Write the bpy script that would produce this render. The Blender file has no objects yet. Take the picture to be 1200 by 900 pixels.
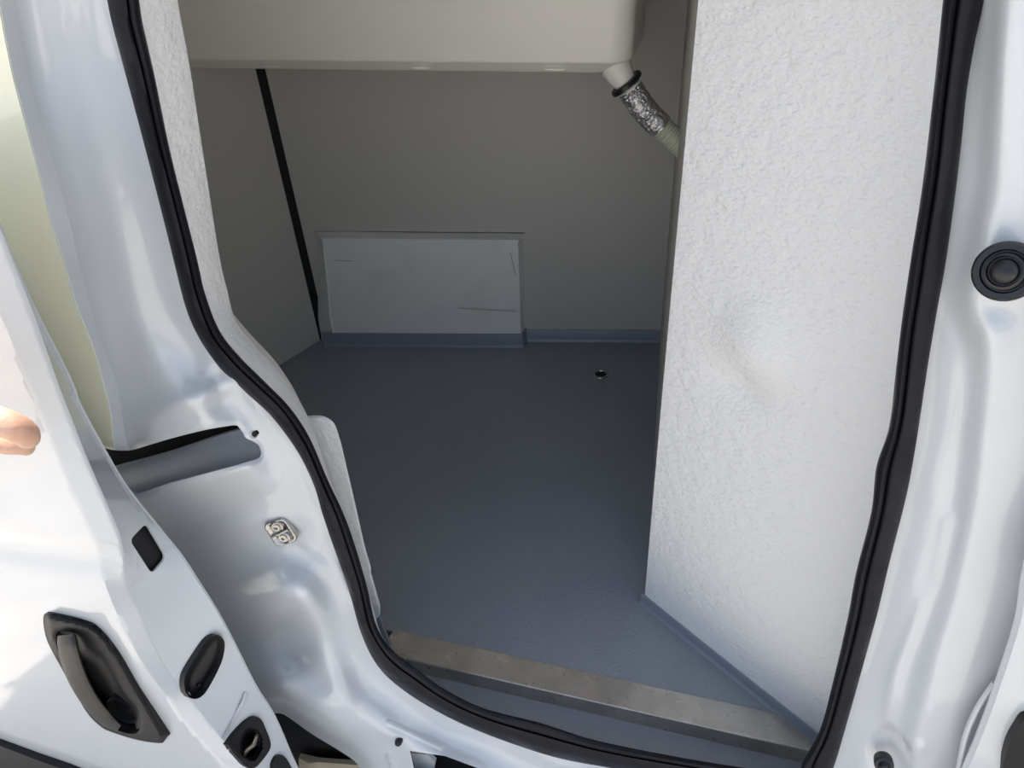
import bpy, bmesh, math, random
import numpy as np
from mathutils import Vector, Matrix
from mathutils.geometry import delaunay_2d_cdt

# ------------------------------------------------------------------ camera
F = 867.0; H = 1.25                      # focal length in pixels of the 1200 px frame, camera height over the load floor
_dn = np.array([71., 1192., F]); _dn /= np.linalg.norm(_dn)
_X = np.array([3385., 420., -F]); _X -= _X.dot(_dn) * _dn; _X /= np.linalg.norm(_X)
_U = -_dn
_Y = np.cross(_U, _X)
sc = bpy.context.scene
COL = sc.collection
cam_d = bpy.data.cameras.new('camera'); cam = bpy.data.objects.new('camera', cam_d); COL.objects.link(cam)
cam_d.lens = 36 * F / 1200; cam_d.sensor_width = 36; cam_d.clip_start = 0.02
r_ = Vector((_X[0], _Y[0], _U[0])); u_ = -Vector((_X[1], _Y[1], _U[1])); b_ = -Vector((_X[2], _Y[2], _U[2]))
cam.matrix_world = Matrix(((r_.x, u_.x, b_.x, 0), (r_.y, u_.y, b_.y, 0), (r_.z, u_.z, b_.z, H), (0, 0, 0, 1)))
sc.camera = cam

# ------------------------------------------------------------------ world, sun, exposure
SUN_EL, SUN_AZ = 74.0, 18.0              # degrees; azimuth from +Y (behind the van) towards -X
sc.view_settings.view_transform = 'Standard'; sc.view_settings.look = 'None'
sc.view_settings.gamma = 1; sc.view_settings.exposure = 0.30
w = bpy.data.worlds.new('sky'); sc.world = w; w.use_nodes = True
wn = w.node_tree.nodes; wl = w.node_tree.links
sky = wn.new('ShaderNodeTexSky'); sky.sky_type = 'NISHITA'; sky.sun_disc = False
sky.sun_elevation = math.radians(60); sky.sun_rotation = math.radians(0)
sky.air_density = 1.0; sky.dust_density = 3.0; sky.ozone_density = 1.0
bgd = wn['Background']; 
hs_ = wn.new('ShaderNodeHueSaturation'); hs_.inputs['Saturation'].default_value = .58; wl.new(sky.outputs[0], hs_.inputs['Color']); wl.new(hs_.outputs[0], bgd.inputs[0]); bgd.inputs[1].default_value = 0.30
sd = bpy.data.lights.new('sun', 'SUN'); sd.energy = 7.0; sd.angle = math.radians(0.6); sd.color = (1, .94, .86)
so = bpy.data.objects.new('sun', sd); COL.objects.link(so)
el, az = math.radians(SUN_EL), math.radians(SUN_AZ)
sdir = Vector((-math.sin(az) * math.cos(el), math.cos(az) * math.cos(el), math.sin(el)))
so.rotation_euler = sdir.to_track_quat('Z', 'Y').to_euler(); so.location = (0, 0, 6)

# ------------------------------------------------------------------ photo ray helpers (numpy arrays in, arrays out)
def rays(P):
    P = np.atleast_2d(np.asarray(P, float))
    D = np.column_stack([P[:, 0] - 600, P[:, 1] - 450, np.full(len(P), F)])
    return np.column_stack([D @ _X, D @ _Y, D @ _U])
def at_y(P, y):
    d = rays(P); t = np.asarray(y, float) / d[:, 1]
    return d * np.reshape(t, (-1, 1)) + [0, 0, H]
def at_z(P, z):
    d = rays(P); t = (z - H) / d[:, 2]
    return d * t[:, None] + [0, 0, H]
def at_plane(P, p0, n):
    d = rays(P); t = np.dot(n, np.asarray(p0) - [0, 0, H]) / (d @ np.asarray(n))
    return d * t[:, None] + [0, 0, H]
def y1(p, y): return Vector(at_y([p], y)[0])

def cr(pts, n=8, closed=False):
    """Catmull-Rom through points (any dimension)."""
    P = np.asarray(pts, float)
    if closed: Q = np.vstack([P[-1], P, P[0], P[1]])
    else: Q = np.vstack([2 * P[0] - P[1], P, 2 * P[-1] - P[-2]])
    out = []
    for i in range(1, len(Q) - 2):
        for k in range(n):
            t = k / n
            out.append(.5 * ((2 * Q[i]) + (-Q[i-1] + Q[i+1]) * t + (2*Q[i-1] - 5*Q[i] + 4*Q[i+1] - Q[i+2]) * t*t + (-Q[i-1] + 3*Q[i] - 3*Q[i+1] + Q[i+2]) * t**3))
    if not closed: out.append(P[-1])
    return np.array(out)
def resample(L, n):
    L = np.asarray(L, float); s = np.r_[0, np.cumsum(np.linalg.norm(np.diff(L, axis=0), axis=1))]
    t = np.linspace(0, s[-1], n)
    return np.column_stack([np.interp(t, s, L[:, k]) for k in range(L.shape[1])])
def seg_dist(P, L):
    """signed distance of points to an open polyline (positive on its left in pixel space)"""
    P = np.asarray(P, float); L = np.asarray(L, float)
    best = np.full(len(P), 1e9); sg = np.ones(len(P))
    for a, b in zip(L[:-1], L[1:]):
        ab = b - a; q = ab.dot(ab)
        if q < 1e-12: continue
        t = np.clip(((P - a) @ ab) / q, 0, 1)
        v = P - a - t[:, None] * ab; d = np.hypot(v[:, 0], v[:, 1])
        c = ab[0] * (P[:, 1] - a[1]) - ab[1] * (P[:, 0] - a[0])
        m = d < best - 1e-9
        best = np.where(m, d, best); sg = np.where(m, np.sign(c), sg)
    return best * sg
def sstep(x): x = np.clip(x, 0, 1); return x * x * (3 - 2 * x)
def gauss(P, c, sx, sy=None, ang=0):
    sy = sy or sx; a = math.radians(ang); d = np.asarray(P, float) - c
    u = d[:, 0] * math.cos(a) + d[:, 1] * math.sin(a); v = -d[:, 0] * math.sin(a) + d[:, 1] * math.cos(a)
    return np.exp(-.5 * ((u / sx) ** 2 + (v / sy) ** 2))
def tps(ctrl):
    C = np.asarray(ctrl, float); X = C[:, :2] / 100; n = len(X)
    def U(r2): return r2 * np.log(r2 + 1e-12)
    K = U(((X[:, None] - X[None]) ** 2).sum(-1)) + np.eye(n) * 0.05
    Pm = np.column_stack([np.ones(n), X]); A = np.zeros((n + 3, n + 3)); A[:n, :n] = K; A[:n, n:] = Pm; A[n:, :n] = Pm.T
    s = np.linalg.solve(A, np.r_[C[:, 2], 0, 0, 0])
    def f(P):
        Q = np.asarray(P, float) / 100
        return U(((Q[:, None] - X[None]) ** 2).sum(-1)) @ s[:n] + s[n] + Q @ s[n+1:]
    return f
def inside(P, poly):
    P = np.asarray(P, float); poly = np.asarray(poly, float); r = np.zeros(len(P), bool)
    for (x0, y0), (x1, y1_) in zip(poly, np.roll(poly, -1, 0)):
        if y0 == y1_: continue
        c = ((y0 > P[:, 1]) != (y1_ > P[:, 1])) & (P[:, 0] < (x1 - x0) * (P[:, 1] - y0) / (y1_ - y0) + x0)
        r ^= c
    return r

# ------------------------------------------------------------------ objects
def tag(o, label, cat, group=None):
    o['label'] = label; o['category'] = cat
    if group: o['group'] = group
    return o
def empty(name, loc, label, cat):
    o = bpy.data.objects.new(name, None); COL.objects.link(o); o.location = loc; o.empty_display_size = .05
    return tag(o, label, cat)
def link(name, verts, faces, mats, parent=None, smooth=True, midx=None, label=None, sharp=40, structure=False):
    me = bpy.data.meshes.new(name); me.from_pydata([tuple(map(float, v)) for v in verts], [], [tuple(map(int, f)) for f in faces])
    bm = bmesh.new(); bm.from_mesh(me)
    bmesh.ops.recalc_face_normals(bm, faces=bm.faces)
    bm.to_mesh(me); bm.free()
    for m in (mats if isinstance(mats, (list, tuple)) else [mats]): me.materials.append(m)
    if midx is not None:
        for p, i in zip(me.polygons, midx): p.material_index = int(i)
    if smooth:
        me.shade_smooth()
        me.set_sharp_from_angle(angle=math.radians(sharp))
    o = bpy.data.objects.new(name, me); COL.objects.link(o)
    if parent is not None:
        o.parent = parent; o.matrix_parent_inverse = Matrix.Translation(-Vector(parent.matrix_world.translation if parent.type != 'EMPTY' else parent.location)) if parent.type == 'EMPTY' else Matrix.Identity(4)
        if parent.type != 'EMPTY': o.matrix_parent_inverse = parent.matrix_world.inverted() if False else Matrix.Identity(4)
    if label: o['label'] = label
    if structure: o['kind'] = 'structure'
    return o

def cdt(poly, holes=(), lines=(), spacing=8, extra=None, dense=None):
    """triangulated 2D region; lines are extra constraint polylines"""
    V = []; E = []
    for L in [poly] + list(holes):
        b = len(V); n = len(L)
        V += [tuple(p) for p in L]; E += [(b + i, b + (i + 1) % n) for i in range(n)]
    for L in lines:
        b = len(V); n = len(L); V += [tuple(p) for p in L]; E += [(b + i, b + i + 1) for i in range(n - 1)]
    A = np.asarray(poly, float); lo, hi = A.min(0), A.max(0)
    xs = np.arange(lo[0], hi[0], spacing); ys = np.arange(lo[1], hi[1], spacing * .87)
    G = np.array([(x + (.5 * spacing if j % 2 else 0), y) for j, y in enumerate(ys) for x in xs])
    sp = np.full(len(G), float(spacing))
    for x0, y0, x1, y1_, q in (dense or []):
        k_ = (G[:, 0] > x0) & (G[:, 0] < x1) & (G[:, 1] > y0) & (G[:, 1] < y1_); G = G[~k_]; sp = sp[~k_]
        g = np.array([(x + (.5 * q if j % 2 else 0), y) for j, y in enumerate(np.arange(y0, y1_, q * .87)) for x in np.arange(x0, x1, q)])
        G = np.vstack([G, g]); sp = np.r_[sp, np.full(len(g), q)]
    closed = [np.vstack([L, L[:1]]) for L in [np.asarray(q, float) for q in [poly] + list(holes)]] + [np.asarray(l, float) for l in lines]
    m = inside(G, poly)
    for h_ in holes: m &= ~inside(G, h_)
    G = G[m]; sp = sp[m]
    d = np.min([np.abs(seg_dist(G, L)) for L in closed], axis=0)
    G = G[d > sp * .35]
    V += [tuple(p) for p in G]
    vo, eo, fo, *_ = delaunay_2d_cdt([Vector(v) for v in V], E, [], 0, 1e-5)
    vo = np.array([tuple(v) for v in vo]); fo = np.array(fo)
    c = vo[fo].mean(1); k = inside(c, poly)
    for h_ in holes: k &= ~inside(c, h_)
    fo = fo[k]
    used = np.unique(fo); mp = -np.ones(len(vo), int); mp[used] = np.arange(len(used))
    return vo[used], mp[fo]
def boundary(F_):
    e = {}
    for f in F_:
        for a, b in ((f[0], f[1]), (f[1], f[2]), (f[2], f[0])):
            if (b, a) in e: del e[(b, a)]
            else: e[(a, b)] = 1
    return list(e)
def sheet(name, poly, depth, mats, parent=None, holes=(), lines=(), spacing=8, thick=.012, matfn=None, mapf=None, dense=None, push=(0, 1, 0), **kw):
    """a pressed sheet with real thickness; depth(P) gives its distance y into the scene"""
    P, T = cdt(poly, holes, lines, spacing, dense=dense)
    front = mapf(P) if mapf else at_y(P, depth(P) if callable(depth) else np.full(len(P), depth))
    n = len(front); back = front + np.asarray(push) * thick
    V = np.vstack([front, back]); B = boundary(T)
    Fs = [tuple(t) for t in T] + [tuple(t[::-1] + n) for t in T] + [(a, b, b + n, a + n) for a, b in B]
    mi = None
    if matfn is not None:
        m = matfn(P[T].mean(1)); mi = list(m) + list(m) + [0] * len(B)
    return link(name, V, Fs, mats, parent, midx=mi, **kw)
def loft(name, rings, mat, parent=None, closed_ring=True, cap=True, **kw):
    n = len(rings[0]); V = [v for r in rings for v in r]; Fs = []
    for i in range(len(rings) - 1):
        for k in range(n if closed_ring else n - 1):
            a = i * n + k; b = i * n + (k + 1) % n
            Fs.append((a, b, b + n, a + n))
    if cap and closed_ring: Fs += [tuple(range(n))[::-1], tuple((len(rings) - 1) * n + k for k in range(n))]
    return link(name, V, Fs, mat, parent, **kw)
def prism(name, pts, z0, z1, mat, parent=None, bevel=0, **kw):
    """plan polygon extruded in z"""
    n = len(pts); V = [(x, y, z0) for x, y in pts] + [(x, y, z1) for x, y in pts]
    Fs = [tuple(range(n)), tuple(range(n, 2 * n))[::-1]] + [(i, (i + 1) % n, n + (i + 1) % n, n + i) for i in range(n)]
    o = link(name, V, Fs, mat, parent, smooth=False, **kw)
    if bevel: bev(o, bevel)
    return o
def bev(o, w_, seg=3):
    bm = bmesh.new(); bm.from_mesh(o.data)
    bmesh.ops.bevel(bm, geom=list(bm.edges), offset=w_, segments=seg, affect='EDGES', profile=.5)
    bm.to_mesh(o.data); bm.free(); o.data.shade_smooth(); o.data.set_sharp_from_angle(angle=math.radians(50))
def frame_(t):
    t = Vector(t).normalized(); a = Vector((0, 0, 1)) if abs(t.z) < .9 else Vector((1, 0, 0))
    u = t.cross(a).normalized(); return u, t.cross(u).normalized()
def tube(name, path, rad, mat, parent=None, seg=20, cap=True, **kw):
    path = [Vector(p) for p in path]; rings = []
    for i, p in enumerate(path):
        t = path[min(i + 1, len(path) - 1)] - path[max(i - 1, 0)]
        u, v = frame_(t); r = rad[i] if hasattr(rad, '__len__') else rad
        rings.append([p + (u * math.cos(a) + v * math.sin(a)) * r for a in np.linspace(0, 2 * math.pi, seg, endpoint=False)])
    return loft(name, rings, mat, parent, cap=cap, **kw)
def lathe(name, c, n, prof, mat, parent=None, seg=36, sq=1.0, **kw):
    """profile (radius, height along n)"""
    c = Vector(c); n = Vector(n).normalized(); u, v = frame_(n)
    rings = [[c + (u * math.cos(a) * sq + v * math.sin(a)) * r + n * h_ for a in np.linspace(0, 2 * math.pi, seg, endpoint=False)] for r, h_ in prof]
    return loft(name, rings, mat, parent, cap=True, **kw)

# ------------------------------------------------------------------ materials
def mat(name, col, rough=.5, metal=0, coat=0, coat_r=.05, bump=(), var=None, spec=.5, rvar=None):
    """bump: list of (scale, distance, detail); var: (scale, colour2, low, high)"""
    m = bpy.data.materials.new(name); m.use_nodes = True; N = m.node_tree.nodes; L = m.node_tree.links
    p = N['Principled BSDF']; p.inputs['Base Color'].default_value = (*col, 1); p.inputs['Roughness'].default_value = rough
    p.inputs['Metallic'].default_value = metal; p.inputs['Coat Weight'].default_value = coat; p.inputs['Coat Roughness'].default_value = coat_r
    p.inputs['Specular IOR Level'].default_value = spec
    tc = N.new('ShaderNodeTexCoord')
    prev = None
    for b in bump:
        s_, d_, det = b[:3]
        nz = N.new('ShaderNodeTexNoise'); nz.inputs['Scale'].default_value = s_; nz.inputs['Detail'].default_value = det
        if len(b) > 3:
            mp = N.new('ShaderNodeMapping'); mp.inputs['Scale'].default_value = b[3]; L.new(tc.outputs['Object'], mp.inputs[0]); L.new(mp.outputs[0], nz.inputs['Vector'])
        else: L.new(tc.outputs['Object'], nz.inputs['Vector'])
        bp = N.new('ShaderNodeBump'); bp.inputs['Distance'].default_value = d_; bp.inputs['Strength'].default_value = 1
        L.new(nz.outputs['Fac'], bp.inputs['Height'])
        if prev: L.new(prev.outputs[0], bp.inputs['Normal'])
        prev = bp
    if prev: L.new(prev.outputs[0], p.inputs['Normal'])
    if var:
        nz = N.new('ShaderNodeTexNoise'); nz.inputs['Scale'].default_value = var[0]; nz.inputs['Detail'].default_value = 5
        L.new(tc.outputs['Object'], nz.inputs['Vector'])
        rp = N.new('ShaderNodeMapRange'); rp.inputs[1].default_value = var[2]; rp.inputs[2].default_value = var[3]
        L.new(nz.outputs['Fac'], rp.inputs[0])
        mx = N.new('ShaderNodeMix'); mx.data_type = 'RGBA'; mx.inputs[6].default_value = (*col, 1); mx.inputs[7].default_value = (*var[1], 1)
        L.new(rp.outputs[0], mx.inputs[0]); L.new(mx.outputs[2], p.inputs['Base Color'])
    if rvar:
        nz = N.new('ShaderNodeTexNoise'); nz.inputs['Scale'].default_value = rvar[0]; nz.inputs['Detail'].default_value = 4
        L.new(tc.outputs['Object'], nz.inputs['Vector'])
        rp = N.new('ShaderNodeMapRange'); rp.inputs[1].default_value = .3; rp.inputs[2].default_value = .7; rp.inputs[3].default_value = rvar[1]; rp.inputs[4].default_value = rvar[2]
        L.new(nz.outputs['Fac'], rp.inputs[0]); L.new(rp.outputs[0], p.inputs['Roughness'])
    return m
PAINT = mat('white_car_paint', (.565, .59, .61), .35, coat=1, coat_r=.04, bump=[(35, .0006, 2)])
CREAM = mat('cream_quarter_panel', (.93, .90, .68), .4, coat=1, coat_r=.08, bump=[(25, .0005, 2)])  # pale cream base colour for the quarter panel left of the band
RUBBER = mat('black_rubber', (.008, .008, .012), .45, spec=.2, bump=[(60, .0012, 3)], rvar=(20, .4, .6))
RUBBER2 = mat('rubber_plain', (.010, .010, .012), .38)
PLASTIC = mat('black_grained_plastic', (.009, .009, .010), .5, spec=.28, bump=[(900, .0003, 2)])
DARK = mat('dark_cavity', (.006, .006, .007), .8)
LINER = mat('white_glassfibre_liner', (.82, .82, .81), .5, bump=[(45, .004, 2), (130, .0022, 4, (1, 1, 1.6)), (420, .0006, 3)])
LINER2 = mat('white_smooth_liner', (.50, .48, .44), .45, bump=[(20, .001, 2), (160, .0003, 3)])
FLOORM = mat('blue_grey_nonslip_floor', (.29, .315, .35), .34, bump=[(180, .0016, 3), (600, .0006, 2)], var=(3, (.26, .282, .316), .35, .65))
SKIRT = mat('blue_grey_skirting', (.22, .25, .30), .35, bump=[(60, .0004, 2)])
STEEL = mat('worn_brushed_steel', (.50, .475, .43), .34, metal=.6, bump=[(90, .0003, 4, (.2, 3, 3))], var=(14, (.40, .38, .34), .4, .65), rvar=(30, .22, .42))
ZINC = mat('zinc_striker', (.42, .41, .39), .25, metal=1, bump=[(200, .0006, 3)])
FOIL = mat('crinkled_foil', (.75, .73, .72), .18, metal=1, bump=[(160, .004, 4)])
HOSE = mat('ivory_hose', (.62, .62, .50), .5)
UNIT = mat('cream_unit_plastic', (.94, .90, .82), .32, bump=[(8, .001, 1)])
SKIN = mat('skin', (.66, .42, .31), .5, bump=[(220, .0008, 4)], var=(40, (.58, .34, .24), .4, .65)); SKIN.node_tree.nodes['Principled BSDF'].inputs['Subsurface Weight'].default_value = .15
SKIN.node_tree.nodes['Principled BSDF'].inputs['Subsurface Radius'].default_value = (.01, .004, .002)
NAIL = mat('nail', (.72, .48, .40), .3)
CLOTH = mat('dark_sleeve', (.05, .055, .07), .9, bump=[(300, .0008, 3)])
GROUND = mat('pale_concrete', (.46, .435, .395), .9, bump=[(12, .01, 6)], var=(6, (.38, .36, .33), .4, .6))
SHEETG = mat('grey_inner_steel', (.55, .57, .60), .4, bump=[(30, .0006, 2)])

# ------------------------------------------------------------------ setting: load floor, walls, ceiling, ground
gz = -.56
link('ground', [(-40, -40, gz), (40, -40, gz), (40, 40, gz), (-40, 40, gz)], [(0, 1, 2, 3)], GROUND, smooth=False, structure=True)
SEAM = (-1.178, 1.752); BR = (-.137, 1.948); CORNER = (-.061, .973); DEND = (.50, .595)
prism('floor', [(-1.6, .787), (.55, .787), (.55, 2.1), (-1.6, 2.1)], -.04, 0, FLOORM, structure=True)
prism('floor_step', [(-1.3, .656), (.55, .656), (.55, .787), (-1.3, .787)], -.07, -.034, FLOORM, structure=True)
dv = np.array(BR) - np.array(SEAM); dv /= np.linalg.norm(dv)
nb = np.array([dv[1], -dv[0]])           # points from the back wall to the camera
def onback(s, off=0): return tuple(np.array(SEAM) + dv * s + nb * off)
LB = np.linalg.norm(np.array(BR) - np.array(SEAM))
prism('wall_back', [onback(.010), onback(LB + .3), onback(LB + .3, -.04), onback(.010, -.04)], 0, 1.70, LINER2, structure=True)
lw = np.array([-1.178 + 1.244, 1.75 - 1.57]); lw /= np.linalg.norm(lw)      # the left wall, along the floor line
wl0 = np.array([-1.190, 1.744]); nl = np.array([-lw[1], lw[0]])
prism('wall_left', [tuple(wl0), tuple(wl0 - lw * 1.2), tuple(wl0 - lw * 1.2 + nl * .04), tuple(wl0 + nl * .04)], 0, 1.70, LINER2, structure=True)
prism('trim_corner_seam', [(-1.195, 1.748), (-1.165, 1.7575), (-1.15, 1.85), (-1.35, 1.85), (-1.30, 1.70)], 0, 1.70, DARK, structure=True)
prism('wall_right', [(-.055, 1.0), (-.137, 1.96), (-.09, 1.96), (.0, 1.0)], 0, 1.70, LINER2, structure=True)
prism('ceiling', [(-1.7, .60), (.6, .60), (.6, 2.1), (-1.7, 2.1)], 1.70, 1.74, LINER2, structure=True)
def skirting(name, a, b, h_, t, off_n):
    a = np.array(a); b = np.array(b); n = np.array(off_n)
    V = []; prof = [(0, 0), (t * 2.6, 0), (t * 1.2, t * 1.2), (t, t * 2.2), (t, h_ - t * .4), (t * .7, h_), (0, h_)]
    for q in (a, b): V += [(*(q + n * u), v) for u, v in prof]
    k = len(prof)
    Fs = [(i, (i + 1) % k, k + (i + 1) % k, k + i) for i in range(k)] + [tuple(range(k)), tuple(range(k, 2 * k))[::-1]]
    return link(name, V, Fs, SKIRT, structure=True, sharp=60)

# divider: diagonal bulkhead panel with a bulge, its surface sampled on a grid
dd = np.array(DEND) - np.array(CORNER); DL = np.linalg.norm(dd); dd /= DL; dn_ = np.array([dd[1], -dd[0]])
ns, nz_ = 120, 240; V = []; Fs = []
cpt = at_plane([(885, 410)], (*CORNER, 0), (*dn_, 0))[0]; cs = (cpt[:2] - CORNER).dot(dd); cz = cpt[2]
for side, th in ((0, 0), (1, .035)):
    for i in range(ns + 1):
        for j in range(nz_ + 1):
            s = DL * i / ns; z = 1.70 * j / nz_
            d = 0
            if side == 0:
                u, v = s - cs, z - cz
                d = .016 * math.exp(-.5 * ((u / .036) ** 2 + (v / .045) ** 2)) - .013 * math.exp(-.5 * (((u + .014) / .034) ** 2 + ((v + .066) / .026) ** 2)) + .0015 * math.sin(7 * s + 3 * z)
                r = min(s, .008); d -= .008 - math.sqrt(max(0, .008 ** 2 - (.008 - r) ** 2)) if r < .008 else 0
            q = np.array(CORNER) + dd * s + dn_ * (d - th); V.append((*q, z))
N1 = (ns + 1) * (nz_ + 1); idx = lambda i, j: i * (nz_ + 1) + j
for i in range(ns):
    for j in range(nz_):
        a = (idx(i, j), idx(i + 1, j), idx(i + 1, j + 1), idx(i, j + 1)); Fs += [a, tuple(N1 + q for q in a[::-1])]
for j in range(nz_):
    for i in (0, ns): Fs.append((idx(i, j), idx(i, j + 1), N1 + idx(i, j + 1), N1 + idx(i, j)))
for i in range(ns):
    for j in (0, nz_): Fs.append((idx(i, j), idx(i + 1, j), N1 + idx(i + 1, j), N1 + idx(i, j)))
link('wall_divider', V, Fs, LINER, structure=True)
sk = skirting('baseboard_divider', tuple(np.array(CORNER) - dd * .002), tuple(np.array(CORNER) + dd * (DL * .62)), .027, .0035, dn_)
skirting('baseboard_back', onback(.62, 0), onback(LB, 0), .042, .004, nb)

# hidden inner side wall left of the doorway
Lp = cr([(190, -150), (203, -60), (208, 0), (222, 77), (240, 193), (257, 300), (267, 343), (276, 376), (300, 407), (333, 443), (360, 487), (384, 553), (402, 613), (419, 664), (440, 725), (449, 765)], 5)
Lw = at_y(Lp, .722)
poly = [(p[0] - .03, p[2]) for p in Lw] + [(Lw[-1][0], -.03), (-1.72, -.03), (-1.72, 1.70), (Lw[0][0], 1.70)]
sheet('wall_side', poly, None, LINER2, mapf=lambda P: np.column_stack([P[:, 0], np.full(len(P), .7235), P[:, 1]]), spacing=.12, thick=.03, structure=True)
prism('wall_header', [(-1.7, .60), (.6, .60), (.6, .70), (-1.7, .70)], 1.60, 1.70, LINER2, structure=True)

# ------------------------------------------------------------------ van body
van = empty('van_body', (-.1, .65, -.1), 'white painted van body side around the open side doorway', 'van')
SO = [(100, -150), (116, -50), (125, 0), (132, 33), (150, 100), (173, 187), (200, 293), (217, 360), (233, 397), (257, 432), (287, 460), (317, 487), (347, 527), (367, 567), (377, 600), (388, 633), (407, 687), (423, 743), (443, 782), (473, 810), (517, 837), (567, 860), (633, 883), (700, 898), (800, 914), (880, 926), (930, 935), (962, 930), (977, 900), (992, 850), (1012, 779), (1029, 717), (1042, 662), (1058, 600), (1067, 560), (1077, 500), (1087, 433), (1098, 367), (1110, 300), (1125, 187), (1133, 110), (1143, 50), (1155, 0), (1163, -50), (1175, -150)]
SI = [(142, -150), (155, -50), (163, 0), (167, 26), (182, 93), (200, 180), (230, 300), (240, 343), (257, 387), (280, 417), (310, 447), (340, 478), (363, 513), (383, 560), (400, 596), (414, 633), (430, 687), (441, 733), (460, 762), (487, 783), (520, 807), (567, 830), (633, 847), (700, 868), (800, 888), (868, 899), (905, 903), (934, 903), (943, 888), (962, 852), (979, 787), (994, 721), (1003, 672), (1021, 600), (1027, 547), (1042, 500), (1050, 433), (1058, 367), (1068, 300), (1081, 217), (1093, 117), (1100, 50), (1105, 0), (1110, -50), (1120, -150)]
SO = np.array(SO, float); SI = np.array(SI, float)
# widths of the seal, cross-section: thin retaining lip, fat bulb, groove, inner lip
sO = cr(SO, 6); sI = cr(SI, 6); mid = (sO + sI) / 2
random.seed(4)
def seal_rings(sO, sI):
    prof = [(0, .004), (.01, -.006), (.06, -.013), (.25, -.0175), (.50, -.018), (.59, -.016), (.625, -.011), (.65, -.012), (.69, -.0165), (.80, -.0175), (.93, -.013), (.98, -.006), (1.0, .0), (1.0, .012), (.6, .016), (.3, .016), (0, .012)]
    rings = []
    for k, (o, i) in enumerate(zip(sO, sI)):
        wob = .008 * math.sin(k * .23) + .006 * math.sin(k * .61)
        rings.append([y1(o + (i - o) * (u + (wob * (1 if .5 < u < 1 else 0))), .652 + v) for u, v in prof])
    return rings
loft('door_seal', seal_rings(sO, sI), RUBBER, van, label='black rubber door seal around the doorway', sharp=60)

# left side: pillar, slot, lower jamb in one pressing
midL = resample(mid[:26 * 6 + 1], 170)
assert len(SO) == len(SI), (len(SO), len(SI))
BANDL = cr([(-22, -150), (-14, -60), (0, 17), (14, 87), (29, 144), (43, 196), (59, 260), (73, 304), (89, 360), (107, 404), (119, 445), (128, 480), (131, 505), (134, 527)], 5)
BANDR = cr([(4, -150), (8, -60), (16, 0), (32, 87), (52, 159), (80, 255), (93, 315), (109, 371), (124, 415), (138, 456), (145, 500), (150, 528)], 5)
slot = np.vstack([cr([(60, 500), (96, 514), (120, 524), (134, 527.5), (148, 528), (160, 526), (200, 514), (240, 504), (272, 498.5)], 4), cr([(278, 498.5), (284, 506), (288, 513), (296, 517), (303, 522), (306, 531), (304, 537)], 4), cr([(298, 540), (260, 550), (200, 566), (167, 577), (154, 577), (142, 566), (120, 560), (60, 570)], 4)])
bot = cr([(960, 990), (700, 985), (560, 975), (470, 960), (432, 925), (420, 897), (398, 880), (365, 860), (340, 842), (328, 836), (312, 838), (290, 846), (240, 860), (150, 880)], 4)
polyL = np.vstack([midL, bot, [(100, 800), (60, 660), (20, 600)], slot_left := np.array([(20, 575)]), slot[::-1], np.array([(20, 490), (-150, 470), (-420, 440), (-420, -150)]), [(-22, -150), (4, -150)]])
ctrlL = [  # px, py, depth y
    (100, -100, .648), (140, 20, .648), (168, 120, .648), (205, 260, .648), (240, 390, .648), (300, 470, .646), (352, 540, .646), (380, 610, .648), (405, 690, .646), (430, 765, .640), (520, 840, .640), (680, 898, .645), (900, 940, .645),
    (60, -60, .632), (80, 60, .632), (110, 180, .630), (150, 300, .627), (190, 400, .620), (130, 400, .612), (165, 460, .604),
    (240, 430, .622), (205, 470, .598), (270, 470, .618), (200, 505, .592), (260, 495, .606), (150, 515, .588),
    (295, 512, .622), (315, 530, .632), (330, 555, .636), (230, 562, .596), (290, 546, .606), (175, 580, .592), (290, 575, .622), (240, 585, .618), (190, 600, .616),
    (330, 600, .640), (290, 625, .634), (345, 640, .644), (230, 640, .636), (180, 640, .640), (200, 700, .646),
    (300, 665, .636), (355, 660, .634), (330, 690, .594), (365, 692, .590), (300, 705, .616), (388, 722, .600), (270, 700, .634),
    (290, 745, .636), (335, 742, .640), (352, 765, .636), (380, 765, .606), (400, 790, .594), (250, 760, .640),
    (300, 795, .602), (330, 803, .582), (370, 832, .572), (400, 855, .578), (285, 815, .606), (320, 832, .606), (360, 855, .602), (400, 878, .604), (430, 890, .590),
    (380, 800, .600), (420, 835, .592), (440, 805, .612), (460, 840, .598), (500, 870, .596), (470, 880, .598), (560, 885, .604), (560, 910, .592), (700, 930, .600), (850, 960, .60), (600, 960, .592)]
fL = tps(ctrlL)
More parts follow.
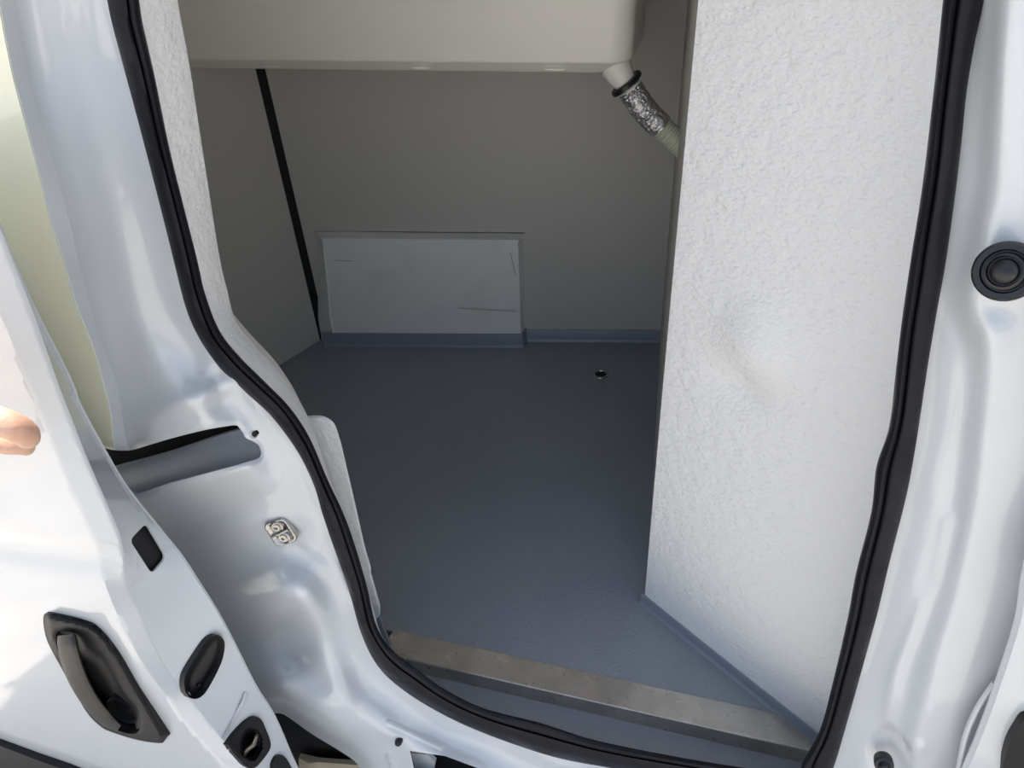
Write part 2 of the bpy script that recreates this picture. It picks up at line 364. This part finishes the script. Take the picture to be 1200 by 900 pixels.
# the sheet left of the band: the quarter panel; pixel space anchors for its depth
def depthL(P):
    P = np.asarray(P, float)
    d = fL(P)
    up = P[:, 1] < 545
    xl = np.interp(P[:, 1], BANDL[:, 1], BANDL[:, 0]); xr_ = np.interp(P[:, 1], BANDR[:, 1], BANDR[:, 0])
    u = (P[:, 0] - xl) / np.maximum(xr_ - xl, 6); e_r = P[:, 0] - xr_
    base = np.interp(P[:, 1], [-150, 100, 300, 450, 528], [.624, .624, .616, .606, .594])
    t = sstep(1 - e_r / 34)
    face = d * (1 - t) + base * t
    bandp = base - .026 * (1 - np.clip(u, 0, 1))
    skin = base - .026 - .010 * np.clip(-(P[:, 0] - xl) / 300, 0, 1)
    out = np.where(u > 1, face, np.where(u > 0, bandp, skin))
    out = np.where(up, out, d)
    w_ = sstep((np.abs(seg_dist(P, midL)) - 10) / 62); out = out + np.maximum(.644 - out, 0) * (1 - w_)
    # star shaped press mark over the slot
    out = out - .010 * gauss(P, (238, 462), 42, 9, -22) * (P[:, 1] > 380) - .006 * gauss(P, (242, 452), 8, 26, 5)
    # embossed rib and seat around the slot end, shallow folds over the striker
    out = out + .004 * gauss(P, (272, 596), 44, 7, -20) - .004 * gauss(P, (300, 612), 40, 7, -12)
    out = out - .0018 * sstep(1 - np.abs(seg_dist(P, [(455, 847), (517, 876)])) / 4) - .003 * gauss(P, (462, 862), 10, 5, 20)
    out = out - .004 * sstep(1 - np.abs(seg_dist(P, [(455, 885), (462, 905)])) / 4)
    # rolled edges
    out = out + .010 * sstep(1 - np.abs(seg_dist(P, bot)) / 16)
    sl_e = np.vstack([slot]); out = out + .004 * sstep(1 - np.abs(seg_dist(P, sl_e)) / 5)
    return out
sl_sign = -1 if seg_dist(np.array([[200., 200.]]), BANDL)[0] < 0 else 1
BY = np.linspace(-146, 524, 120)
BLINES = [np.column_stack([np.interp(BY, BANDL[:, 1], BANDL[:, 0]) * (1 - u) + np.interp(BY, BANDR[:, 1], BANDR[:, 0]) * u + o_, BY]) for u, o_ in ((0, -9), (0, -4), (0, 0), (.25, 0), (.5, 0), (.75, 0), (1, 0), (1, 9), (1, 20))]
hole_screw = [(298 + 2.4 * math.cos(a), 509 + 1.9 * math.sin(a)) for a in np.linspace(0, 6.283, 12, endpoint=False)]
hole_low = [(480, 880), (522, 886), (562, 901), (560, 930), (490, 925)]
def matL(C):
    return ((C[:, 0] < np.interp(C[:, 1], BANDL[:, 1], BANDL[:, 0])) & (C[:, 1] < 527)).astype(int)
pcL = sheet('rear_pillar', polyL, depthL, [PAINT, CREAM], van, holes=[hole_screw, hole_low], lines=BLINES, spacing=6, thick=.002, matfn=matL, sharp=60, dense=[(446, 838, 524, 910, 2.2), (185, 435, 300, 492, 3), (225, 575, 350, 640, 3), (268, 486, 330, 556, 2.5), (270, 650, 400, 780, 4)])

# track shelf seen through the slot and the dark cavity behind it
lathe('screw_hole_collar', y1((298, 509), .6155), (0.15, -1, .35), [(.0062, 0), (.0066, .002), (.0052, .0026), (.0036, .001), (.0036, -.004)], PAINT, van, seg=24)
lathe('screw_hole', y1((298, 509), .612), (0.15, -1, .35), [(.0038, -.006), (.0038, -.0005), (.0002, -.0004)], DARK, van, seg=16)
sheet('track_shelf', np.vstack([cr([(40, 560), (100, 556), (145, 545), (200, 530), (250, 513), (286, 503), (300, 506)], 4), [(318, 520), (318, 545)], cr([(308, 545), (260, 560), (200, 577), (160, 590), (60, 600)], 4)]),
      lambda P: .676 - .026 * sstep((P[:, 1] - np.interp(P[:, 0], [40, 145, 200, 250, 300], [556, 545, 530, 513, 500])) / 38), SHEETG, van, spacing=6, thick=.006, label='grey inner track seen through the long slot')
sheet('slot_cavity', [(0, 470), (330, 470), (330, 610), (0, 610)], .70, DARK, van, spacing=60, thick=.01)
sheet('sill_cavity', [(230, 800), (420, 830), (450, 870), (640, 890), (640, 1000), (230, 1000)], .655, DARK, van, spacing=60, thick=.01)
sheet('sill_bracket', [(350, 888), (372, 893), (424, 897), (424, 925), (350, 925)], lambda P: .635 + .01 * np.sin(P[:, 0] * .1), mat('beige_sealer', (.45, .40, .28), .6), van, spacing=8, thick=.01, label='beige sealed edge below the sill')
sheet('sill_insert', [(482, 883), (500, 884), (510, 893), (506, 915), (490, 915)], .628, SHEETG, van, spacing=8, thick=.008, label='grey metal insert in the sill slot')
lathe('sill_plug', y1((467, 869.5), .592), (0.1, -1, .35), [(.0062, -.01), (.0066, .002), (.0050, .006), (.002, .0085), (.0003, .009)], RUBBER2, van, seg=16, label='small black rubber plug in the sill')

# right side: front pillar of the doorway
i0 = 25 * 6
midR = resample(mid[i0:], 130)
polyR = np.vstack([midR, [(1330, -150), (1420, 300), (1380, 640), (1300, 990), (940, 990)]])
RIDGE = cr([(1170, -150), (1167, 30), (1163, 207), (1150, 270), (1134, 345), (1150, 400), (1150, 450), (1144, 510), (1133, 600), (1110, 700), (1092, 758), (1068, 850), (1060, 900), (1060, 985)], 5)
rs = 1 if seg_dist(np.array([[1190., 100.]]), RIDGE)[0] > 0 else -1
FD = cr([(1260, 300), (1230, 560), (1200, 662), (1192, 715), (1186, 740), (1178, 766), (1168, 796), (1154, 836), (1140, 872), (1128, 900), (1090, 990)], 5)
def depthR(P):
    P = np.asarray(P, float)
    seal = np.abs(seg_dist(P, midR)); r = seg_dist(P, RIDGE) * rs
    d = .647 - .019 * sstep((seal - 14) / 50)
    d = d - .024 * sstep((r + 26) / 42) - .004 * sstep((r - 30) / 120)
    fd = seg_dist(P, FD)
    d = d + .004 * sstep(1 - np.abs(fd) / 70) * (P[:, 1] > 450) * sstep((P[:, 1] - 450) / 200)
    d = d + .008 * gauss(P, (1165, 355), 30, 16) - .008 * gauss(P, (1176, 318), 24, 24)
    d = d - .006 * gauss(P, (1160, 395), 16, 22)
    d = d - .004 * sstep(1 - np.abs(seg_dist(P, [(1110, 610), (1095, 680), (1050, 790), (1042, 845), (1075, 880)])) / 14)
    d = d + .016 * gauss(P, (1044, 880), 14, 22, -20)
    return d
sheet('front_pillar', polyR, depthR, PAINT, van, spacing=6, thick=.002, sharp=60)
bc = y1((1180, 318), .582); bn = Vector((-.55, -1, .45))
bfr = lathe('bump_stop', bc, bn, [(.022, -.01), (.0225, .0), (.0225, .006), (.0205, .0095), (.0165, .0095), (.0155, .007), (.0145, .007), (.0135, .0125), (.0115, .0135), (.0108, .010), (.0098, .010), (.009, .0150), (.006, .0185), (.002, .0195), (.0002, .0197)], RUBBER2, van, seg=48, label='round black rubber bump stop on the right pillar')
pcl = y1((1036, 896), .612)
lathe('pillar_clip', pcl, (-.1, -1, .5), [(.012, -.012), (.0125, .0), (.0115, .0035), (.008, .0045), (.0072, .008), (.005, .011), (.0005, .012)], RUBBER2, van, seg=24, label='black rubber clip at the foot of the right pillar')

fdp = np.vstack([FD, [(1500, 990), (1500, 300)]])
def depthFD(P):
    e = np.abs(seg_dist(P, FD)); return .572 + .004 * (1 - sstep(e / 7)) - .012 * sstep(e / 150)
fdoor = sheet('front_door', fdp, depthFD, PAINT, van, lines=[FD[2:-2] + [k_, 0] for k_ in (3, 7, 12)], spacing=6, thick=.003, label='white front door edge at the far right')
sheet('door_handle', cr([(1175, 905), (1180, 880), (1190, 860), (1204, 843), (1240, 850), (1240, 930), (1180, 935)], 4, True), lambda P: .562 - .012 * gauss(P, (1215, 890), 25, 30), PLASTIC, fdoor, spacing=5, thick=.02, label='black front door handle at the corner')
# rear lip crescent beside the front door edge
tube('door_edge_lip', cr([tuple(y1(p, d)) for p, d in (((1166, 800), .592), ((1146, 830), .59), ((1132, 862), .588), ((1124, 900), .586), ((1118, 940), .586))], 5), .0035, PAINT, van, seg=12)

for x0, x1 in ((-1.9, -.545), (.15, .75)):
    prism('upper_side_panel', [(x0, .605), (x1, .605), (x1, .65), (x0, .65)], 1.235, 1.75, PAINT, van, bevel=.008)
prism('front_side_panel', [(.46, .60), (1.9, .60), (1.9, .64), (.46, .64)], -.30, 1.75, PAINT, van, bevel=.008)
prism('roof', [(-1.9, .66), (1.9, .66), (1.9, 2.2), (-1.9, 2.2)], 1.745, 1.79, PAINT, van, bevel=.008)
# reveal of the insulated liner between seal and load space
nn = 120
a = resample(cr(SI[:19], 5), nn); b = resample(Lp, nn)
# match both curves by height instead of by length
tt = np.linspace(0, 1, nn)
rowsA = at_y(a, .664); rowsB = at_y(b, .722)
V = []; Fs = []
K = 7
for i in range(nn):
    for k in range(K):
        u = k / (K - 1); q = rowsA[i] * (1 - u) + rowsB[i] * u
        q = q + np.array([.002, 0, 0]) * math.sin(u * math.pi); V.append(q)
for i in range(nn):
    for k in range(K):
        u = k / (K - 1); q = rowsA[i] * (1 - u) + rowsB[i] * u + np.array([-.02, 0, 0]); V.append(q)
M_ = nn * K
for i in range(nn - 1):
    for k in range(K - 1):
        q = (i * K + k, i * K + k + 1, (i + 1) * K + k + 1, (i + 1) * K + k); Fs += [q, tuple(M_ + j for j in q[::-1])]
    for k in (0, K - 1): Fs.append((i * K + k, (i + 1) * K + k, M_ + (i + 1) * K + k, M_ + i * K + k))
for i in (0, nn - 1):
    for k in range(K - 1): Fs.append((i * K + k, i * K + k + 1, M_ + i * K + k + 1, M_ + i * K + k))
link('trim_doorway_left', V, Fs, LINER, structure=True)
# wheel arch cover plate
wp = np.vstack([cr([(345, 492), (361, 490), (374, 490), (384, 494), (391, 502), (397, 520)], 4), cr([(407, 562), (416, 600), (425, 640), (433, 668)], 3), [(433, 674)], [(444, 712), (444, 722), (438, 729)], [(420, 735), (395, 650), (370, 560)]])
sheet('wall_wheel_arch', wp, lambda P: .742 + .004 * np.clip((P[:, 1] - 490) / 200, 0, 1), LINER, spacing=7, thick=.006, structure=True, sharp=60)
sheet('baseboard_wheel_arch', [(436, 728), (444, 723), (457, 757), (452, 775), (440, 765)], .752, SKIRT, spacing=6, thick=.006, structure=True)

# ------------------------------------------------------------------ sill trim
st = empty('sill_trim', (-.1, .76, 0), 'brushed steel edge trim along the blue grey floor sill', 'sill trim')
yb, yf = .789, .733
xl0, xl1 = -.548, -.53
def xr(y): # meets the divider skirting
    t = (np.array(CORNER)[1] - y) / (-dd[1]); return CORNER[0] + dd[0] * t - .004
prof = [(yb, -.002), (yb, .0022), (yf + .006, .0026), (yf + .003, .0028), (yf + .0016, .0022), (yf + .0004, .0008), (yf, -.0012), (yf, -.004), (yf - .0005, -.034), (yf + .0015, -.034), (yf + .002, -.003), (yf + .006, -.001)]
rings = []
for u in np.linspace(0, 1, 24):
    rings.append([(((-.527 if y > .76 else -.536) - .0) * (1 - u) + xr(y) * u, y, z) for y, z in prof])
loft('trim_strip', rings, STEEL, st, sharp=50)

# ------------------------------------------------------------------ wheel house cover on the back wall
bp_ = empty('cover_panel', (-.86, 1.8, .15), 'low white boxed cover panel on the back wall above the floor', 'panel')
def bplane(P, off):
    p0 = np.array([*onback(0, off), 0]); return at_plane(P, p0, (*nb, 0))
outer = cr([(373, 382), (372.5, 330), (372, 277), (378, 271.5), (490, 272.5), (606, 273.5), (612, 278), (613.5, 330), (614.5, 388)], 6)
innr = cr([(389, 376), (385, 330), (380, 284), (385, 279), (490, 280), (602, 281), (606.5, 286), (608.5, 330), (610, 387)], 6)
pb = bplane(outer, .001); pf = bplane(innr, .032)
pb[:, 2] = np.maximum(pb[:, 2], 0); pf[:, 2] = np.maximum(pf[:, 2], 0)
for e in (0, -1): pb[e, 2] = 0; pf[e, 2] = 0
n = len(outer)
pm = pf * .9 + pb * .1; pm += np.array([*nb, 0]) * .006
V = np.vstack([pb, pm, pf]); Fs = []
for k in range(n - 1):
    Fs += [(k, k + 1, n + k + 1, n + k), (n + k, n + k + 1, 2 * n + k + 1, 2 * n + k)]
Fs += [tuple(range(2 * n, 3 * n)), tuple(range(n))[::-1], (0, n, 2 * n, 3 * n - 1, 2 * n - 1, n - 1)]
link('cover_box', V, Fs, mat('white_scuffed_panel', (.78, .775, .74), .45, bump=[(30, .0008, 2)], var=(9, (.70, .69, .66), .55, .75)), bp_, sharp=25)
s0 = (pf[0][:2] - SEAM).dot(dv); s1 = (pf[-1][:2] - SEAM).dot(dv)
off = .034
for nm, A_, B_ in (('baseboard_cover', onback(.012, off), onback(s1 + .004, off)), ('baseboard_cover_end', onback(s1 + .002, off + .003), onback(s1 + .012, 0))):
    dx = np.array(B_) - np.array(A_); dx /= np.linalg.norm(dx); nrm = np.array([dx[1], -dx[0]])
    skirting(nm, A_, B_, .046, .004, nrm)
for (p, q) in (((392, 305), (414, 306)), ((537, 361), (605, 365)), ((598, 296), (604, 322))):
    A2, B2 = bplane([p, q], .0405)
    tube('scuff', [A2, B2], .0007, mat('scuff_dark', (.2, .19, .17), .7), bp_, seg=6)

# ------------------------------------------------------------------ overhead cream unit
zb = .865
A1 = at_z([(738, 92)], zb)[0]; A0 = at_z([(225, 85)], zb)[0]
ud = A1[:2] - A0[:2]; ud /= np.linalg.norm(ud); un = np.array([-ud[1], ud[0]])
unit = empty('cooling_unit', (*((A0[:2] + A1[:2]) / 2 + un * .1), 1.1), 'cream moulded cooling unit hanging at the top of the load space', 'cooling unit')
right = A1[:2]; left = A0[:2] - ud * .12
dep = .27; R = .032
def rr(x0, x1, y0, y1_, r, n=8):
    out = []
    for cx, cy, a0 in ((x1 - r, y0 + r, -90), (x1 - r, y1_ - r, 0), (x0 + r, y1_ - r, 90), (x0 + r, y0 + r, 180)):
        for k in range(n + 1):
            a = math.radians(a0 + 90 * k / n); out.append((cx + r * math.cos(a), cy + r * math.sin(a)))
    return out
Lx = np.linalg.norm(right - left)
rings = []
for k in range(9):
    a = math.pi / 2 * k / 8; ins = R * (1 - math.sin(a)); z = zb + R * (1 - math.cos(a))
    rings.append((ins, z))
rings = [(.060, zb), (.040, zb + .0005), (.034, zb + .003), (.016, zb + .022), (.013, zb + .024), (.006, zb + .0245), (.002, zb + .027), (0, zb + .032)]
for z in (1.0, 1.2, 1.699): rings.append((-.02 * (z - zb), z))
RG = []
for ins, z in rings:
    pts = rr(ins, Lx - ins, ins, dep - ins * .3, .045)
    RG.append([(*(left + ud * x + un * y), z) for x, y in pts])
loft('casing', RG, UNIT, unit, sharp=50)
for xx in (.28, .60, .86):
    q = left + ud * (Lx * xx) + un * .024
    tube('drain_lug', [(*(q - ud * .022), zb + .010), (*(q), zb + .009), (*(q + ud * .022), zb + .010)], [.0012, .0035, .0012], UNIT, unit, seg=10)

# spout, clamp, foil, hose
hs = empty('drain_hose', tuple(y1((735, 98), 1.62)), 'ribbed ivory drain hose with silver foil wrap below the cream unit', 'hose')
yh = 1.60
pth = [y1((722, 78), yh + .01), y1((730, 92), yh), y1((737, 102), yh), y1((744, 113), yh), y1((757, 131), yh), y1((773, 147), yh + .005), y1((789, 162), yh + .01), y1((806, 178), yh + .02), y1((825, 195), yh + .03), y1((840, 230), yh + .05)]
pc = [Vector(p) for p in cr([tuple(p) for p in pth], 24)]
tube('spout', pc[0:34:3], list(np.linspace(.032, .023, 12)), UNIT, unit, seg=28)
ax = (pc[42] - pc[34]).normalized()
lathe('hose_clamp', pc[38], ax, [(.022, -.005), (.034, -.005), (.036, -.003), (.036, .003), (.034, .005), (.022, .005)], RUBBER2, hs, seg=32, label='black clamp collar')
lathe('hose_collar', pc[46], ax, [(.020, -.012), (.024, -.009), (.024, -.004), (.0215, -.002), (.0215, .001), (.0245, .003), (.0245, .008), (.021, .010)], UNIT, hs, seg=28)
random.seed(7)
seg = 40; rings = []
for i in range(54, 124, 2):
    p = pc[i]; u, v = frame_(pc[i + 1] - pc[i - 1]); rings.append([p + (u * math.cos(a) + v * math.sin(a)) * (.0262 + random.uniform(-.0016, .0016)) for a in np.linspace(0, 2 * math.pi, seg, endpoint=False)])
loft('foil_wrap', rings, FOIL, hs, label='crinkled silver foil tape', sharp=20)
rad = []; pp = []
for i in range(116, len(pc) - 1):
    for q in (0, .5): pp.append(pc[i].lerp(pc[i + 1], q))
s = 0; last = pp[0]
for p in pp:
    s += (p - last).length; last = p; rad.append(.0225 + .0022 * math.sin(s / .0062 * 2 * math.pi))
tube('ribbed_hose', pp, rad, HOSE, hs, seg=24, sharp=80)

# ------------------------------------------------------------------ floor drain
dc = Vector(at_z([(704, 439)], 0)[0])
fdn = empty('floor_drain', tuple(dc), 'small round metal floor drain near the back wall', 'drain')
lathe('ring', dc, (0, 0, 1), [(.014, -.002), (.022, -.001), (.0225, .001), (.021, .003), (.0165, .0035), (.0145, .001), (.0145, -.001)], ZINC, fdn, seg=36)
lathe('drain_hole', dc, (0, 0, 1), [(.0148, 0), (.0148, .0008), (.007, .0010), (.0055, .0028), (.001, .003)], DARK, fdn, seg=30)

# ------------------------------------------------------------------ striker on the jamb
sp = y1((330, 622), .634)
nS = Vector((.20, -1, .22)).normalized()
tilt = math.radians(22)
ex = Vector((1, .2, 0)).normalized(); ez = nS.cross(ex).normalized() * -1; ex = ez.cross(nS) * 1
ex2 = ex * math.cos(tilt) + ez * math.sin(tilt); ez2 = -ex * math.sin(tilt) + ez * math.cos(tilt)
stk = empty('striker_plate', tuple(sp), 'small zinc striker plate on the white left jamb', 'striker plate')
rings = []
for k, (sc_, h_) in enumerate(((1, -.004), (1, .003), (.95, .0055), (.86, .0060), (.80, .0045))):
    rings.append([sp + ex2 * x * sc_ + ez2 * y * sc_ + nS * h_ for x, y in rr(-.0195, .0195, -.0225, .0225, .009, 5)])
loft('plate', rings, ZINC, stk, sharp=60)
for cy in (.0095, -.0105):
    c = sp + ez2 * cy + nS * .0045
    lathe('screw', c, nS, [(.0105, -.001), (.0105, .0018), (.0090, .0028), (.0074, .0010), (.0060, .0010), (.0052, .0032), (.0028, .0034), (.0025, .0010), (.0002, .0008)], ZINC, stk, seg=24)
tube('striker_bar', [sp - ex2 * .014 - ez2 * .001 + nS * .005, sp + nS * .0085 - ez2 * .0005, sp + ex2 * .014 + ez2 * .001 + nS * .005], .0026, ZINC, stk, seg=12)

# ------------------------------------------------------------------ sliding door, slid back in front of the body
sdoor = empty('sliding_door', (-.6, .43, .3), 'white van sliding door slid open at the lower left, with a black handle', 'door')
lineA = cr([(-70, 200), (-30, 300), (9, 389), (36, 458), (53, 496), (77, 557), (101, 611), (115, 640), (120, 672), (129, 700), (149, 745), (171, 783), (195, 815), (213, 841), (240, 873), (262, 900), (310, 960)], 5)
lineB = cr([(-60, 160), (-25, 225), (0, 280), (13, 313), (31, 358), (51, 413), (67, 458), (80, 491), (99, 539), (128, 605), (139, 632), (146, 670), (150, 690), (165, 721), (192, 777), (224, 820), (266, 873), (286, 898), (335, 960)], 5)
lineC = cr([(-48, 145), (-20, 218), (0, 270), (20, 318), (44, 371), (67, 415), (86, 455), (93, 475), (120, 525), (149, 573), (192, 627), (213, 653), (232, 682), (261, 729), (298, 802), (322, 841), (347, 898), (380, 960)], 5)
YD = .43
def dskin(P):
    P = np.asarray(P, float)
    e = np.abs(seg_dist(P, lineB))
    d = np.interp(P[:, 1], [100, 400, 620, 700, 800, 900, 980], [.425, .425, .430, .424, .424, .430, .44])
    d = d + .006 * np.exp(-((P[:, 1] - (640 + .12 * P[:, 0])) / 16) ** 2)
    ea = np.abs(seg_dist(P, lineA)); t = ea / (ea + e + 1e-6)
    rt = np.where(P[:, 0] > np.interp(P[:, 1], lineA[:, 1], lineA[:, 0]), t, 0)
    return d + (.444 - d) * rt
skinp = np.vstack([lineB, [(100, 960)], cr([(40, 887.5), (0, 872), (-150, 815)], 4), [(-150, 200)]])
hO = cr([(51, 722), (54, 719), (61, 718), (99, 727), (117, 737), (139, 764), (165, 809), (195, 858), (196, 862), (193, 868), (187, 871), (160, 867), (128, 857), (115, 849), (99, 831), (72, 783), (56, 753), (51, 733)], 3, True)
hcen = hO.mean(0); hcut = hcen + (hO - hcen) * .93
sheet('outer_skin', skinp, dskin, PAINT, sdoor, holes=[hcut], lines=[lineA[lineA[:, 1] < 955]], spacing=5, thick=.004, sharp=60)
sheet('lower_moulding', [(-150, 817), (0, 874), (40, 889.5), (75, 902), (130, 925), (130, 950), (-150, 850)], lambda P: .417 + 0 * P[:, 0], PLASTIC, sdoor, spacing=30, thick=.03, label='dark plastic moulding along the door bottom')
# front edge face with its openings
def medge(P):
    P = np.asarray(P, float); db = np.abs(seg_dist(P, lineB)); dc_ = np.abs(seg_dist(P, lineC)); t = db / (db + dc_ + 1e-6)
    inside_b = 1.0
    return .444 + .078 * t
edgeP = np.vstack([lineB, lineC[::-1]])
def grow(c, k): c = np.asarray(c, float); m = c.mean(0); return m + (c - m) * k
def rounded(C, r):
    C = np.asarray(C, float); out = []
    for k in range(len(C)):
        a, b, c = C[k - 1], C[k], C[(k + 1) % len(C)]
        p = b + (a - b) / np.linalg.norm(a - b) * r; q = b + (c - b) / np.linalg.norm(c - b) * r
        for t in np.linspace(0, 1, 6): out.append(p * (1 - t) ** 2 + b * 2 * t * (1 - t) + q * t * t)
    return np.array(out)
rect = rounded([(171, 613), (195, 653), (178, 673), (152, 633)], 7)
rect_old = cr([(166, 619), (170, 617), (173, 620), (190, 648), (193, 653), (191, 656), (180, 669), (177, 670), (174, 667), (156, 637), (154, 633), (156, 630)], 3, True)
oval = cr([(253, 744), (261, 748), (263.5, 758), (259, 778), (244, 807), (235, 817), (227, 819), (219, 815), (216, 804), (217, 792), (224, 778), (242, 751)], 3, True)
lat = cr([(298, 840), (306, 843), (311, 853), (317, 869), (316, 879), (306, 893), (298, 900), (289, 899), (276, 885), (267, 876), (270, 866), (286, 848)], 3, True)
low = cr([(327, 885), (333, 886), (340, 896), (346, 912), (340, 925), (326, 915), (319, 900), (322, 889)], 3, True)
sheet('edge_frame', edgeP, medge, PAINT, sdoor, holes=[rect, grow(oval, .93), grow(lat, .93), grow(low, .93)], spacing=7, thick=.003, push=(-1, 0, 0), sharp=60)
sheet('edge_rib', [(256, 866), (283, 822), (286, 813), (290, 818), (262, 870)], lambda P: medge(P) - .002, PAINT, sdoor, spacing=5, thick=.003)
dk = lambda P: medge(P) + 0
sheet('latch_opening', grow(rect, 1.25), lambda P: medge(P) , DARK, sdoor, spacing=10, thick=.004, push=(-1, 0, 0)).location.x -= .008
ov = sheet('oval_grommet', oval, lambda P: medge(P) - .004 + .008 * sstep(np.abs(seg_dist(P, np.vstack([oval, oval[:1]]))) / 6), RUBBER2, sdoor, spacing=3, thick=.008, push=(-1, 0, 0), label='oval black rubber grommet in the door edge')
lathe('grommet_pin', y1((233, 803), float(medge([(233, 803)])[0]) + .003), (1, -.4, .2), [(.003, -.003), (.003, .0015), (.0015, .002)], RUBBER, sdoor, seg=12)
lt = sheet('door_latch', lat, lambda P: medge(P) - .003 + .022 * sstep((15 - np.hypot((P[:, 0] - 294) * 1.1 , (P[:, 1] - 872) * .75)) / 6), PLASTIC, sdoor, spacing=3, thick=.008, push=(-1, 0, 0), label='black door latch in the door edge')
tube('latch_claw', [y1((285, 886), .455), y1((290, 878), .452), y1((298, 872), .456), y1((301, 862), .462)], [.003, .004, .004, .0025], mat('dark_steel', (.12, .11, .10), .35, metal=1), lt, seg=10)
sheet('lower_grommet', low, lambda P: medge(P) - .003, PLASTIC, sdoor, spacing=4, thick=.008, push=(-1, 0, 0), label='small black grommet at the bottom of the door edge')
# back of the door, so that it is a closed box
bk = np.vstack([lineC, [(100, 955), (-150, 840)], [(-150, 195)]])
sheet('inner_skin', bk, .5235, PAINT, sdoor, spacing=30, thick=.003)

# handle: bezel, bowl, grip
bowl = cr([(66, 743), (78, 739), (92, 744), (100, 758), (118, 768), (131, 785), (146, 812), (158, 824), (164, 838), (163, 856), (154, 860), (138, 856), (118, 846), (102, 828), (84, 797), (68, 764)], 3, True)
hh = np.vstack([hO, hO[:1]]); bb = np.vstack([bowl, bowl[:1]])
def dbez(P):
    e = np.abs(seg_dist(P, hh)); f_ = np.abs(seg_dist(P, bb))
    return .423 - .010 * sstep(e / 9) + .004 * (1 - sstep(f_ / 5))
bz = sheet('door_handle', hO, dbez, PLASTIC, sdoor, holes=[bowl], spacing=3, thick=.012, label='black plastic recessed door handle')
def dbowl(P):
    e = np.abs(seg_dist(P, bb)); return .424 + .030 * sstep(e / 16) + .004 * gauss(P, (138, 835), 16, 20)
sheet('handle_bowl', grow(bowl, 1.03), dbowl, PLASTIC, bz, spacing=4, thick=.003)
lathe('lock_recess', y1((143, 833), .432), (0.0, -1, .15), [(.027, -.012), (.0275, .000), (.0260, .002), (.0250, .0), (.0230, -.010), (.012, -.012)], DARK, bz, seg=28)
gp = cr([(78, 744, .414), (80, 760, .404), (86, 782, .400), (95, 803, .401), (108, 824, .405), (124, 842, .410), (140, 853, .418)], 6)
gw = np.interp(np.linspace(0, 1, len(gp)), [0, .08, .4, .8, 1], [10.5, 12, 12, 9.5, 5])
rings = []
for k, (x, y, d) in enumerate(gp):
    a0 = gp[max(k - 1, 0)]; a1 = gp[min(k + 1, len(gp) - 1)]; t = (a1 - a0)[:2]; t /= np.linalg.norm(t); nx = np.array([t[1], -t[0]])
    ring = []
    for a_ in np.linspace(0, 2 * math.pi, 18, endpoint=False):
        c_, s_ = math.cos(a_), math.sin(a_); c_ = math.copysign(abs(c_) ** .7, c_); s_ = math.copysign(abs(s_) ** .7, s_)
        ring.append(y1((x + nx[0] * gw[k] * c_, y + nx[1] * gw[k] * c_), d + .008 * s_))
    rings.append(ring)
loft('grip', rings, mat('grip_plastic', (.024, .023, .021), .48, spec=.35, bump=[(900, .0003, 2)]), bz, sharp=50)

# ------------------------------------------------------------------ hand reaching in from the left
def skinmesh(name, chains, mat_, parent=None, lv=2):
    """chains: list of [(point, radius), ...] ; one joined skin surface rooted at chain 0 point 0; later chains start at an (existing index)"""
    V = []; E = []; Rr = []
    for st_, ch in chains:
        prev = st_
        for p, r in ch:
            V.append(tuple(p)); Rr.append(r)
            if prev is not None: E.append((prev, len(V) - 1))
            prev = len(V) - 1
    me = bpy.data.meshes.new(name); me.from_pydata(V, E, []); o = bpy.data.objects.new(name, me); COL.objects.link(o)
    m = o.modifiers.new('skin', 'SKIN'); m.use_smooth_shade = True; m.branch_smoothing = .3
    for k, sv in enumerate(me.skin_vertices[0].data):
        r = Rr[k]; sv.radius = (r, r) if not hasattr(r, '__len__') else r; sv.use_root = (k == 0)
    s_ = o.modifiers.new('sub', 'SUBSURF'); s_.levels = lv; s_.render_levels = lv
    dg = bpy.context.evaluated_depsgraph_get(); me2 = bpy.data.meshes.new_from_object(o.evaluated_get(dg)); o.modifiers.clear(); o.data = me2
    me2.materials.clear(); me2.materials.append(mat_); me2.shade_smooth()
    if parent: o.parent = parent; o.matrix_parent_inverse = Matrix.Translation(-parent.location)
    return o
hb = y1((0, 512), .345)
person = empty('person', tuple(hb), 'bare hand of a person reaching in at the left edge', 'person')
def hp(px, py, y): return y1((px, py), y)
# wrist and palm lie outside the frame on the left, fingers curl into the picture
hand = skinmesh('hand', [
    (None, [(y1((-330, 520), .235) + Vector((-.16, -.30, .12)), .038), (hp(-240, 515, .26), .029), (hp(-175, 512, .285), (.026, .030)), (hp(-125, 508, .305), (.022, .034)), (hp(-80, 505, .32), (.018, .034))]),
    (3, [(hp(-62, 482, .325), .0125), (hp(-22, 488, .322), .0130), (hp(12, 497, .326), .0125), (hp(30, 507, .336), .0118), (hp(34, 516, .350), .0095)]),
    (3, [(hp(-66, 508, .340), .0115), (hp(-24, 514, .348), .0115), (hp(12, 520, .355), .0110), (hp(28, 521, .362), .0098), (hp(32, 526, .370), .0075)]),
    (3, [(hp(-70, 540, .345), .011), (hp(-40, 552, .362), .0098), (hp(-12, 548, .376), .0085)]),
    (3, [(hp(-76, 566, .35), .0095), (hp(-52, 580, .368), .0082), (hp(-30, 574, .380), .0070)]),
    (1, [(hp(-150, 450, .285), .014), (hp(-105, 432, .30), .0115), (hp(-75, 440, .315), .0085)]),
], SKIN, person)

p0, p1 = y1((-330, 520), .235) + Vector((-.16, -.30, .12)), y1((-240, 515), .26)
sl = [p0.lerp(p1, t) for t in (-.5, -.2, .1, .4, .62, .64)]
tube('sleeve', sl, [.062, .058, .053, .050, .046, .040], CLOTH, person, seg=24, label='dark sleeve')
